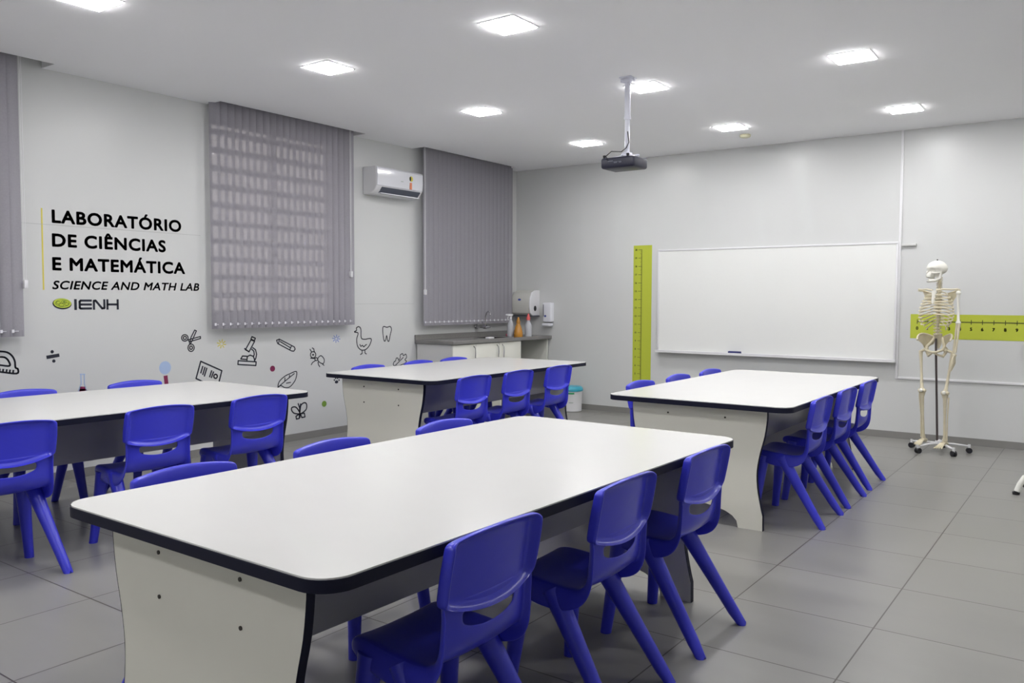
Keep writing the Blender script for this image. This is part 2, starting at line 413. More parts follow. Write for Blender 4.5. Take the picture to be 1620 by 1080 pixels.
obj('emblem_lines', em, dgreen, sg, smooth=False)
lg = MB(); t_ = .0165
lg.stroke([(.166, .0), (.166, .072)], .019, lw)
lg.stroke([(.285, .066), (.205, .066), (.197, .058), (.197, .012), (.205, .006), (.285, .006)], t_, lw); lg.stroke([(.200, .036), (.285, .036)], t_, lw)
lg.stroke([(.305, .0), (.305, .064), (.318, .066), (.368, .006), (.386, .008), (.386, .072)], t_, lw)
lg.stroke([(.410, .0), (.410, .072)], t_, lw); lg.stroke([(.492, .0), (.492, .072)], t_, lw); lg.stroke([(.410, .036), (.492, .036)], t_, lw)
for f in lg.bm.verts: pass
obj('logo_letters', lg, M['ink'], sg, smooth=False)

# doodles: outlines were measured on the left wall plane, P() returns wall coordinates (y, z)
def onwall(u, v):
    # fixed projective map from the surveyed sheet of outlines to the left wall plane x = 0
    d = Vector((-0.58331292, 0.81062633, -0.05129309)) + Vector((0.81158362, 0.58422557, 0.00353684)) * ((u - 810) / 1316.757) - Vector((-0.03283379, 0.03956554, 0.99867738)) * ((v - 540) / 1316.757)
    k = -6.2946 / d.x
    return (-8.8362 + d.y * k, 1.3612 + d.z * k)
PA = lambda x, y: onwall(x / 4.5, 480 + y / 4.5)
PB = lambda x, y: onwall(280 + x / 4.05, 480 + y / 4.05)
def curvy(pts, closed, n=4):
    m_ = len(pts); g = (lambda i: pts[i % m_]) if closed else (lambda i: pts[max(0, min(m_ - 1, i))])
    out = []
    for i in range(m_ if closed else m_ - 1):
        p0, p1, p2, p3 = g(i - 1), g(i), g(i + 1), g(i + 2)
        for k in range(n):
            t = k / n
            out.append(tuple(.5 * (2 * p1[j] + (p2[j] - p0[j]) * t + (2 * p0[j] - 5 * p1[j] + 4 * p2[j] - p3[j]) * t * t + (3 * p1[j] - p0[j] - 3 * p2[j] + p3[j]) * t ** 3) for j in (0, 1)))
    if not closed: out.append(pts[-1])
    return out
def decal(kind, label, strokes=(), disks=(), mt=None, w=.011, P=PB, group=None):
    if kind.split('_')[0] in ('goose', 'leaf', 'butterfly', 'oak', 'tooth', 'ant', 'protractor'): strokes = [(curvy(st, c), c) if len(st) > 4 else (st, c) for st, c in strokes]
    w *= 1.15
    allp = [P(*p) for st, c in strokes for p in st] + [P(*d[0]) for d in disks]
    oy = sum(p[0] for p in allp) / len(allp); oz = sum(p[1] for p in allp) / len(allp)
    mb = MB(); fn = lambda a, b, t: (t, a, b)
    for st, c in strokes: mb.stroke([(P(*p)[0] - oy, P(*p)[1] - oz) for p in st], w, fn, closed=c)
    for d in disks:
        c = P(*d[0]); e = P(d[0][0] + d[1], d[0][1]); r = abs(e[0] - c[0]); e2 = P(d[0][0], d[0][1] + (d[2] if len(d) > 2 else d[1])); r2 = abs(e2[1] - c[1])
        mb.disk((c[0] - oy, c[1] - oz), r, fn, r2)
    o = obj(kind, mb, mt or M['ink'], loc=(0, oy, oz), smooth=False)
    return tag(o, label, 'wall decal', group)
def circ(cx, cy, rx, ry=None, n=14): ry = ry or rx; return [(cx + rx * math.cos(2 * PI * k / n), cy + ry * math.sin(2 * PI * k / n)) for k in range(n)]
decal('protractor_decal', 'black outline protractor decal on the left wall at the photo edge',
      [([(0, 340), (50, 347), (85, 372), (105, 410), (110, 455), (127, 466), (118, 498), (0, 486), (-110, 476), (-116, 446), (-100, 440), (-90, 400), (-60, 358), (0, 340)], False),
       ([(0, 380), (35, 384), (60, 408), (68, 443), (0, 438), (-60, 432), (-50, 402), (-30, 386)], True)] +
      [([(x, 486 + x * .1), (x + 3, 466 + x * .1)], False) for x in (-80, -55, -30, -5, 20, 45, 68, 92)], P=PA)
decal('division_sign_decal', 'black division sign decal below the lab lettering', [([(337, 382), (416, 368)], False)], [((371, 343), 12), ((383, 409), 12)], P=PA, w=.022)
decal('flask_decal', 'pale test flask decal with red liquid, behind the left table',
      [([(575, 505), (578, 570), (560, 620), (556, 660)], False), ([(600, 505), (600, 570), (615, 620), (618, 660)], False), ([(570, 503), (604, 503)], False)], mt=M['pale_blue'], P=PA, w=.007)
decal('flask_liquid_decal', 'red liquid patch inside the pale flask decal', [([(575, 606), (600, 606)], False), ([(572, 622), (606, 622)], False), ([(568, 640), (610, 640)], False)], mt=M['maroon'], P=PA, w=.028)
decal('magnifier_decal', 'pale blue magnifying glass decal above the left table', [], [((1175, 457), 42, 47)], mt=M['pale_blue'], P=PA)
decal('magnifier_handle_decal', 'dark red handle decal below the pale blue magnifying glass', [([(1179, 520), (1186, 580)], False)], mt=M['maroon'], P=PA, w=.03)
decal('scissors_decal', 'black outline scissors decal left of the middle blind',
      [(circ(50, 220, 21), True), (circ(50, 220, 10), True), (circ(90, 283, 20, 24), True), (circ(90, 283, 9, 11), True),
       ([(72, 232), (150, 211), (150, 224), (78, 245)], True), ([(86, 258), (98, 235), (124, 175), (113, 170), (90, 215), (80, 255)], True)], w=.008)
def rays(cx, cy, r0, r1, n=8, ph=0): return [([(cx + r0 * math.cos(ph + 2 * PI * k / n), cy + r0 * math.sin(ph + 2 * PI * k / n)), (cx + r1 * math.cos(ph + 2 * PI * k / n), cy + r1 * math.sin(ph + 2 * PI * k / n))], False) for k in range(n)]
decal('spark_decal', 'small yellow spark decal under the middle blind', rays(285, 258, 10, 28, 8, .2), mt=M['yellow'], w=.007)
decal('spark_decal', 'small blue spark decal left of the goose', rays(1020, 225, 8, 25, 8, .1), mt=M['bluev'], w=.007)
decal('microscope_decal', 'black outline microscope decal below the middle blind',
      [([(392, 366), (507, 373), (505, 397), (390, 390)], True), ([(408, 355), (420, 336), (450, 338), (448, 358)], True), ([(474, 228), (480, 212), (502, 222), (496, 238)], True),
       ([(474, 232), (497, 242), (462, 308), (438, 296)], True), ([(432, 288), (462, 310)], False),
       ([(484, 282), (503, 296), (510, 325), (505, 350), (496, 368)], False), ([(478, 292), (492, 305), (495, 325), (490, 340)], False), ([(448, 366), (450, 340), (468, 330), (488, 338), (496, 355), (496, 370)], False)], w=.010)
decal('pencil_decal', 'black outline pencil decal below the middle blind', [([(638, 235), (655, 228), (752, 278), (757, 292), (748, 305), (733, 303), (645, 256)], True), ([(655, 229), (650, 258)], False), ([(734, 270), (722, 297)], False), ([(660, 243), (728, 284)], False)], w=.009)
decal('dot_decal', 'solid maroon dot decal above the leaf', [], [((612, 417), 16, 19)], mt=M['maroon'])
decal('dot_decal', 'solid green dot decal low on the left wall', [], [((943, 642), 15, 19)], mt=M['green'])
decal('sheet_decal', 'black outline sheet decal with strokes, half hidden by the left table',
      [([(152, 370), (287, 430), (262, 530), (165, 500), (122, 480)], True), ([(165, 402), (152, 445)], False), ([(179, 408), (165, 455)], False), ([(191, 413), (175, 465)], False),
       ([(222, 430), (209, 470)], False), ([(234, 437), (220, 475)], False), (circ(247, 466, 11, 13), True)], w=.011)
decal('leaf_decal', 'black outline leaf decal right of the left table', [([(648, 535), (655, 500), (690, 466), (722, 450), (765, 435), (762, 478), (745, 510), (720, 535), (690, 538), (665, 525)], True), ([(645, 538), (700, 490), (752, 448)], False), ([(690, 500), (692, 475)], False), ([(700, 510), (728, 505)], False), ([(718, 478), (722, 458)], False)], w=.008)
decal('ant_decal', 'black outline ant decal between pencil and goose', [(circ(872, 328, 17, 20), True), (circ(892, 356, 9), True), ([(903, 350), (923, 334), (943, 358), (936, 385), (908, 372)], True), ([(862, 310), (852, 292)], False), ([(880, 308), (876, 290), (866, 284)], False), ([(885, 366), (868, 378), (860, 392)], False), ([(903, 374), (906, 392), (915, 405)], False), ([(880, 352), (855, 350)], False), ([(928, 384), (942, 396)], False)], [((872, 328), 6)], w=.008)
decal('goose_decal', 'black outline goose decal between the middle blind and the tooth', [([(1137, 180), (1150, 172), (1150, 156), (1165, 148), (1178, 165), (1180, 218), (1200, 229), (1243, 225), (1236, 262), (1212, 292), (1182, 298), (1158, 275), (1151, 230), (1160, 190), (1142, 184)], True), ([(1172, 262), (1178, 274), (1188, 268), (1196, 277), (1206, 268), (1215, 262)], False), ([(1186, 298), (1186, 320), (1175, 326)], False), ([(1204, 296), (1204, 316), (1213, 323)], False)], w=.009)
decal('tooth_decal', 'black outline tooth decal right of the goose', [([(1318, 160), (1325, 147), (1345, 152), (1365, 147), (1374, 165), (1366, 200), (1358, 240), (1349, 235), (1343, 205), (1336, 235), (1327, 238), (1320, 200)], True)], w=.009)
decal('paw_print_decal', 'small black paw print decal under the rear left table edge', [], [((1022, 502), 11, 10), ((1008, 490), 4, 6), ((1016, 478), 4, 6), ((1028, 478), 4, 6), ((1038, 490), 4, 6)])
decal('butterfly_decal', 'black outline butterfly decal low on the left wall', [([(783, 692), (762, 664), (738, 665), (734, 682), (750, 702), (783, 706)], True), ([(788, 690), (794, 652), (815, 635), (830, 645), (826, 680), (790, 706)], True), ([(783, 708), (762, 722), (765, 740), (784, 735)], True), ([(790, 706), (800, 730), (820, 726), (816, 702)], True), ([(785, 668), (788, 730)], False), ([(785, 668), (776, 640)], False), ([(786, 668), (792, 642)], False)], w=.011)
decal('oak_leaf_decal', 'black outline oak leaf decal behind the rear left table', [([(1387, 395), (1390, 375), (1400, 366), (1405, 350), (1415, 350), (1421, 364), (1430, 346), (1430, 330), (1445, 321), (1451, 334), (1465, 324), (1471, 344), (1460, 360), (1471, 370), (1456, 385), (1440, 391), (1420, 398)], True), ([(1395, 400), (1450, 345)], False)], w=.008)

# ------------------------------------------------------------------ air conditioner
ac = thing('air_conditioner', 'white split air conditioner unit on the left wall between two blinds', 'air conditioner', (0, -2.385, 2.43))
prof = [(0, 0), (.12, 0), (.17, .03), (.20, .075), (.205, .25), (.19, .275), (0, .28)]
obj('body', MB().prism(prof, lambda a, b, t: (a, t, b), -.345, .345), M['white'], ac, mods=[('BEVEL', dict(width=.012, segments=3))])
pf = [(.20, .078), (.208, .085), (.215, .16), (.212, .255), (.196, .272), (.192, .27)]
obj('front_panel', MB().prism(pf, lambda a, b, t: (a, t, b), -.342, .342), M['whiteg'], ac, mods=[('BEVEL', dict(width=.006, segments=2))])
obj('air_slot', MB().prism([(.150, .012), (.203, .070), (.206, .066), (.155, .008)], lambda a, b, t: (a, t, b), -.27, .31), M['dgrey'], ac, smooth=False)
obj('louvre', MB().box(.14, .19, -.27, .31, .004, .012, rot=Matrix.Translation((.0, 0, .0))), M['whiteg'], ac, smooth=False)
st = MB().disk((.155, .195), .028, lambda a, b, t: (.2125 + t, a, b), n=20, z0=0, z1=.004); s1 = obj('round_sticker', st, M['yellow'], ac, smooth=False, label='round yellow and black energy sticker')
obj('sticker_mark', MB().disk((.140, .195), .013, lambda a, b, t: (.2165 + t, a, b), .024, z0=0, z1=.001), M['ink'], s1, smooth=False)
obj('label_sticker', MB().box(.211, .2175, .135, .165, .085, .155), M['orange'], ac, smooth=False, label='small orange label strip')
obj('brand_mark', MB().box(.213, .2165, .0, .035, .150, .156), M['greyl'], ac, smooth=False)

# ------------------------------------------------------------------ sink counter
ct = thing('worktop', 'grey granite sink worktop with low upstand in the far corner', 'worktop', (0, -1.95, .86))
obj('slab', MB().box(0.001, .56, 0, .82, 0, .04, .003).box(0.001, .56, 1.26, 1.948, 0, .04, .003).box(.001, .10, .82, 1.26, 0, .04).box(.46, .56, .82, 1.26, 0, .04), M['granite'], ct)
obj('upstand', MB().box(0.001, .02, 0, 1.948, .04, .095), M['granite'], ct, smooth=False)
obj('sink_bowl', MB().box(.10, .11, .83, 1.25, -.15, .035).box(.45, .46, .83, 1.25, -.15, .035).box(.10, .46, .82, .83, -.15, .035).box(.10, .46, 1.25, 1.26, -.15, .035).box(.11, .45, .83, 1.25, -.15, -.14), M['steel'], ct, smooth=False)
cbn = thing('sink_cabinet', 'white sink base cabinet with three doors under the granite worktop', 'cabinet', (0, -1.93, 0))
obj('body', MB().box(0.02, .52, 0, .018, .08, .858).box(.02, .52, 1.26, 1.28, .08, .858).box(.02, .52, .018, 1.26, .08, .10).box(.02, .035, .018, 1.26, .10, .70).box(.05, .45, .0, 1.28, 0, .08), M['cabgrey'], cbn, smooth=False)
for i, (a, b) in enumerate([(0.002, .40), (.405, .84), (.845, 1.278)]):
    d = obj('door', MB().box(.521, .54, a, b, .085, .855, .003), M['cab'], cbn)
    hy = (b - .04, b - .05, a + .05)[i]
    obj('handle', MB().tube([(.54, hy, .66), (.565, hy, .68), (.57, hy, .75), (.565, hy, .81), (.54, hy, .83)], .006, 8), M['steel'], d)
lp = tag(obj('support_panel', MB().box(0, .5, -.02, .0, 0, .859), M['cab'], loc=(.02, -.035, 0), smooth=False), 'white end panel holding up the worktop at the back wall', 'panel')
fa = thing('gooseneck_tap', 'chrome gooseneck tap on the left wall above the sink', 'tap', (.001, -.85, 1.02))
obj('body', MB().lathe([(.032, 0), (.032, .012), (.016, .02), (.016, .12), (.024, .125), (.024, .165)], axis='x'), M['steel'], fa)
obj('spout', MB().tube([(.145, 0, 0), (.15, 0, .06), (.155, -.005, .13), (.175, -.01, .175), (.205, -.015, .19), (.235, -.02, .175), (.245, -.025, .14)], .008, 10), M['steel'], fa)
obj('handle', MB().tube([(.155, 0, .0), (.18, .02, -.005), (.21, .03, .0)], [.013, .01, .008], 8), M['steel'], fa)
def bottle(loc, name, label, body, capm, prof, trig=True):
    t = thing(name, label, 'bottle', loc, 0, 'bottles on the granite worktop')
    obj('bottle_body', MB().lathe(prof), body, t)
    h = prof[-1][1]
    if trig:
        obj('trigger_head', MB().lathe([(.017, h), (.017, h + .03)]).box(-.022, .022, -.075, .025, h + .03, h + .055, .008).box(-.012, .012, -.095, -.075, h + .037, h + .050, .003).tube([(0, -.045, h + .03), (0, -.06, h + .005), (0, -.05, h - .02)], .006, 8), capm, t)
    else:
        obj('cap', MB().lathe([(.022, h), (.024, h + .03), (.016, h + .045), (.010, h + .075), (.005, h + .078)]), capm, t)
bottle((.36, -.62, .9005), 'spray_bottle', 'clear spray bottle with white trigger head, behind the amber one', M['clearp'], M['white'], [(.038, 0), (.042, .01), (.042, .13), (.03, .17), (.015, .20), (.014, .22)])
bottle((.475, -.62, .9005), 'amber_bottle', 'amber orange plastic bottle on the worktop', M['amber'], M['amber'], [(.052, 0), (.056, .01), (.054, .05), (.038, .12), (.024, .15), (.020, .16)], False)
bottle((.485, -.42, .9005), 'squeeze_bottle', 'white plastic bottle with red nozzle cap on the worktop', M['clearp'], M['redcap'], [(.040, 0), (.042, .01), (.042, .135), (.03, .165), (.018, .185), (.018, .20)], False)
tag(obj('soap_bar', MB().box(-.03, .03, -.05, .05, 0, .02, .008), M['white'], loc=(.50, -1.22, .9005)), 'small white soap bar at the front rim of the sink', 'soap')
tag(obj('sponge', MB().box(-.035, .035, -.05, .05, 0, .028, .006), M['pink'], loc=(.27, -.50, .9005)), 'small dark pink sponge behind the bottles', 'sponge')

# dispensers on the back wall
td = thing('paper_towel_dispenser', 'large beige paper towel dispenser on the back wall in the corner', 'dispenser', (.22, 0, 1.15))
sp = [(.001, 0), (.16, 0), (.20, .03), (.215, .12), (.205, .22), (.17, .29), (.10, .32), (.001, .32)]
obj('body', MB().prism(sp, lambda a, b, t: (t, -a, b), -.145, .13), M['dispw'], td, mods=[('BEVEL', dict(width=.01, segments=2))])
obj('side_cap', MB().prism(sp, lambda a, b, t: (t, -a * 1.02, b), .131, .15), M['white'], td, mods=[('BEVEL', dict(width=.006, segments=2))])
obj('knob', MB().lathe([(.022, .15), (.022, .158), (.018, .162)], c=(0, -.11, .09), axis='x', sy=1.5), M['black'], td)
obj('logo_badge', MB().disk((-.02, .20), .022, lambda a, b, t: (a, -.205 - t, b), .013, z0=0, z1=.006), M['dispblue'], td, smooth=False)
obj('outlet_tray', MB().box(-.15, .15, -.17, -.002, -.012, -.001), M['dgrey'], td, smooth=False)
so = thing('soap_dispenser', 'white liquid soap dispenser with blue mark on the back wall', 'dispenser', (.535, 0, 1.02))
obj('body', MB().box(-.06, .06, -.09, -.001, .05, .295, .012, 3), M['whiteg'], so)
obj('window_strip', MB().box(-.052, -.044, -.092, -.088, .12, .27), M['dgrey'], so, smooth=False)
obj('push_lever', MB().box(-.055, .055, -.115, -.02, .0, .035, .008), M['whiteg'], so)
obj('logo_mark', MB().disk((-.02, .125), .014, lambda a, b, t: (a, -.09 - t, b), z0=0, z1=.002), M['dispblue'], so, smooth=False)

# bucket bin
bn = thing('waste_bucket', 'white bucket bin with teal lid by the back wall behind the rear left table', 'bin', (1.0, -.24, 0))
obj('bucket', MB().lathe([(.118, 0.002), (.125, .01), (.132, .25), (.135, .255)], seg=32), M['white'], bn)
obj('lid', MB().lathe([(.140, .25), (.144, .262), (.140, .285), (.120, .305), (.06, .312)], seg=32), M['teal'], bn)
ar = lambda a, b, t: ((.1335 + t) * math.cos(a), (.1335 + t) * math.sin(a), b)
def arcstrip(a0, a1, z0, z1): 
    mb = MB(); n = 8
    for i in range(n):
        p, q = a0 + (a1 - a0) * i / n, a0 + (a1 - a0) * (i + 1) / n
        mb.prism([(p, z0), (q, z0), (q, z1), (p, z1)], ar, -.003, .001)
    return mb
obj('label_band', arcstrip(-2.0, -.75, .218, .236), M['greenl'], bn, smooth=False, label='green label band')
obj('label_line', arcstrip(-1.25, -.85, .112, .120), M['greyl'], bn, smooth=False)

# ------------------------------------------------------------------ whiteboard, rulers, conduits
wb = thing('whiteboard', 'large blank whiteboard with white frame and tray on the back wall', 'whiteboard', (2.03, 0, .75))
WW, WH = 2.56, 1.18
obj('panel', MB().box(.02, WW - .02, -.025, -.001, .03, WH - .02), M['board'], wb, smooth=False)
obj('board_frame', MB().box(0, WW, -.032, -.001, WH - .02, WH, .003).box(0, .02, -.032, -.001, .03, WH - .02, .003).box(WW - .02, WW, -.032, -.001, .03, WH - .02, .003).box(0, WW, -.032, -.001, .0, .03, .003), M['white'], wb)
obj('pen_tray', MB().box(0, WW, -.085, -.032, 0, .012, .003).box(0, WW, -.085, -.078, .012, .028), M['white'], wb)
tag(obj('board_eraser', MB().box(-.07, .07, -.021, .021, 0, .035, .006), M['eraser'], loc=(2.97, -.0555, .7625)), 'dark blue eraser lying on the whiteboard tray', 'eraser')

vr = thing('measuring_strip', 'vertical lime green height ruler strip left of the whiteboard', 'ruler', (1.70, 0, .0))
VW = .238
obj('strip', MB().box(0, VW, -.002, -.0005, .10, 1.99), M['limeruler'], vr, smooth=False)
tk = MB(); f2 = lambda a, b, t: (a, -.002 - t, b)
Z20 = 1.94; DZ = .0972
tk.stroke([(.11, Z20), (.11, .12)], .005, f2)
bmn = bmesh.new(); me_tmp = None
for k in range(0, 19):
    z = Z20 - DZ * k; tk.stroke([(.065, z), (.11, z)], .005, f2)
    for j in range(1, 10):
        if k < 18: tk.stroke([(.095 if j != 5 else .085, z - DZ * j / 10), (.11, z - DZ * j / 10)], .0022, f2)
    tb = text_bm(str(20 - k), None, .022, f2, x0=.035, y0=z - .011, bold=.0012, t1=.001)
    tk.merge(tb)
obj('scale_marks', tk, M['ink_thin'], vr, smooth=False)
hr = thing('number_line', 'horizontal lime green number line strip on the back wall behind the skeleton', 'ruler', (4.712, 0, 1.0))
HL = 2.05
obj('strip', MB().box(0, HL, -.002, -.0005, -.008, .226), M['limeruler'], hr, smooth=False)
tk = MB(); DX = .0922
tk.stroke([(.06, .155), (.06 + DX * 20.3, .155)], .006, f2)
for k in range(21):
    x = .06 + DX * k; tk.stroke([(x, .135), (x, .175)], .006, f2)
    for j in range(1, 10):
        if k < 20: tk.stroke([(x + DX * j / 10, .148), (x + DX * j / 10, .162)], .002, f2)
    tk.merge(text_bm(str(k), None, .032, f2, x0=x, y0=.075, bold=.002, t1=.001))
obj('scale_marks', tk, mat('olive_ink', (.035, .04, .02), .5), hr, smooth=False)
cn = thing('wall_conduit', 'white cable conduit running down the wall beside the whiteboard then right', 'conduit', (4.60, 0, .59))
obj('vertical_duct', MB().box(-.012, .012, -.014, -.001, 0, ROOM_H - .592, .002), M['white'], cn)
obj('horizontal_duct', MB().box(.012, RX - 4.62, -.014, -.001, 0, .022, .002), M['white'], cn)
sb = tag(obj('wall_bracket', MB().box(0, .13, -.03, -.001, 0, .022, .003), M['cabgrey'], loc=(4.618, 0, 1.885)), 'short grey bracket bar beside the whiteboard top right corner', 'bracket')
tag(obj('wall_ledge', MB().box(0, .5, -.07, -.001, 0, .03, .006), M['cab'], loc=(5.66, 0, .962)), 'small cream ledge on the back wall below the number line, at right edge', 'ledge')

# ------------------------------------------------------------------ projector
pj = thing('projector', 'dark navy projector hanging from a white ceiling pole', 'projector', (3.325, -3.25, ROOM_H))
obj('ceiling_plate', MB().box(-.05, .05, -.05, .05, -.008, 0, .003).box(-.03, .03, -.03, .03, -.04, -.008, .003).box(-.055, -.045, -.01, .01, -.03, -.008).box(.045, .055, -.01, .01, -.03, -.008), M['polew'], pj)
obj('pole', MB().lathe([(.022, -.04), (.022, -.30)], seg=16).lathe([(.018, -.30), (.018, -.56)], seg=16).lathe([(.026, -.29), (.026, -.31)], seg=16), M['polew'], pj)
obj('bracket', MB().box(-.03, .03, -.03, .03, -.575, -.55, .004).box(-.10, .10, -.012, .012, -.585, -.572, .003).box(-.012, .012, -.08, .08, -.585, -.572, .003), M['polew'], pj)
pb = MB().box(-.155, .125, -.125, .095, -.675, -.595, .018, 3)
bd = obj('projector_body', pb, M['proj'], pj)
obj('lens', MB().lathe([(.032, .09), (.034, .105), (.028, .108)], c=(.06, 0, -.635), axis='y'), M['black'], pj)
obj('foot', MB().lathe([(.010, -.596), (.012, -.575)], c=(-.135, -.10, 0), seg=10), M['black'], pj)
obj('foot', MB().lathe([(.010, -.596), (.012, -.575)], c=(.06, -.10, 0), seg=10), M['black'], pj)
obj('socket_row', MB().box(-.09, -.05, -.128, -.124, -.628, -.620).box(-.04, -.015, -.128, -.124, -.640, -.630).box(.0, .02, -.128, -.124, -.640, -.630).box(-.05, .0, -.127, -.124, -.632, -.630), M['dgrey'], bd, smooth=False)
obj('cable', MB().tube([(-.09, -.12, -.62), (-.095, -.15, -.59), (-.06, -.13, -.555), (-.02, -.05, -.55), (.01, -.03, -.52), (.025, -.02, -.48), (.015, -.022, -.40)], .004, 6), M['black'], pj)

# ------------------------------------------------------------------ tables
TW, TL, TH, TT = 1.179, 2.37, .75, .034
def rrect(x0, x1, y0, y1, r, n=8):
    P = []
    for cx, cy, a0 in [(x1 - r, y0 + r, -PI / 2), (x1 - r, y1 - r, 0), (x0 + r, y1 - r, PI / 2), (x0 + r, y0 + r, PI)]:
        for k in range(n + 1): a = a0 + PI / 2 * k / n; P.append((cx + r * math.cos(a), cy + r * math.sin(a)))
    return P
def panel_outline(inset=0.0):
    W = TW; top = TH - TT; i = inset
    R = [(W - .157 - i, top), (W - .157 - i, .66), (W - .170 - i, .56), (W - .195 - i, .46), (W - .211 - i, .36), (W - .208 - i, .26), (W - .188 - i, .15), (W - .173 - i, .09)]
    R = curvy(R, False, 3) + [(W - .172 - i, 0.0)]
    out = list(R) + [(W - .320, 0.0)]
    for k in range(1, 12):                      # arch between the two feet
        a = k / 12 * PI; out.append((W / 2 + (W / 2 - .320) * math.cos(a), .12 * math.sin(a) ** .8))
    out += [(.320, 0.0)] + [(W - x, z) for x, z in reversed(R)]
    return out
def make_table(loc, rz, label):
    t = thing('laboratory_table', label, 'table', loc, rz, 'white laboratory tables')
    obj('tabletop', MB().prism(rrect(0.003, TW - .003, 0.003, TL - .003, .082), lambda a, b, z: (a, b, z), TH - .004, TH), M['top'], t)
    obj('edge_band', MB().prism(rrect(0, TW, 0, TL, .085), lambda a, b, z: (a, b, z), TH - TT, TH - .0041), M['navy'], t, label='dark navy edge band')
    for y in (.08, TL - .105):
        s = obj('side_panel', MB().prism(panel_outline(), lambda a, b, z: (a, z, b), y, y + .025), M['panel'], t, smooth=False)
        eb = MB(); o = panel_outline(); n = len(o)
        for k in range(n):
            a, b = Vector(o[k]), Vector(o[(k + 1) % n]); d = b - a
            if d.length < 1e-6: continue
            nn = Vector((d.y, -d.x)).normalized() * .0016
            c = Vector((TW / 2, .4)); 
            q = [a, b, b - nn, a - nn]
            eb.prism(q, lambda p, r, z: (p, z, r), y - .0006, y + .0256)
        obj('panel_edge', eb, M['navy'], s, smooth=False, label='dark navy panel edge')
        for u in (.40, .77):
            for z in (.655, .53):
                ys = (y - .003, y) if y < 1 else (y + .025, y + .028)
                obj('screw_cap', MB().lathe([(.006, ys[0]), (.006, ys[1])], c=(u, 0, z), axis='y', seg=10), M['screw'], s)
    for u in (.40, .77):
        obj('stretcher_board', MB().box(u - .009, u + .009, .105, TL - .105, .44, TH - TT - .001), M['rail'], t, smooth=False, label='grey laminate stretcher board')
    return t
T1 = make_table((3.769, -7.634, 0), -.012, 'nearest big white laboratory table with navy edge, in the foreground')
T2 = dup(T1, (3.665, -4.146, 0), .010, 'white laboratory table in front of the whiteboard')
T3 = dup(T1, (1.055, -4.225, 0), .022, 'white laboratory table in front of the sink counter')
T4 = dup(T1, (.849, -7.536, 0), -.014, 'white laboratory table beside the decals, cut by the left photo edge')

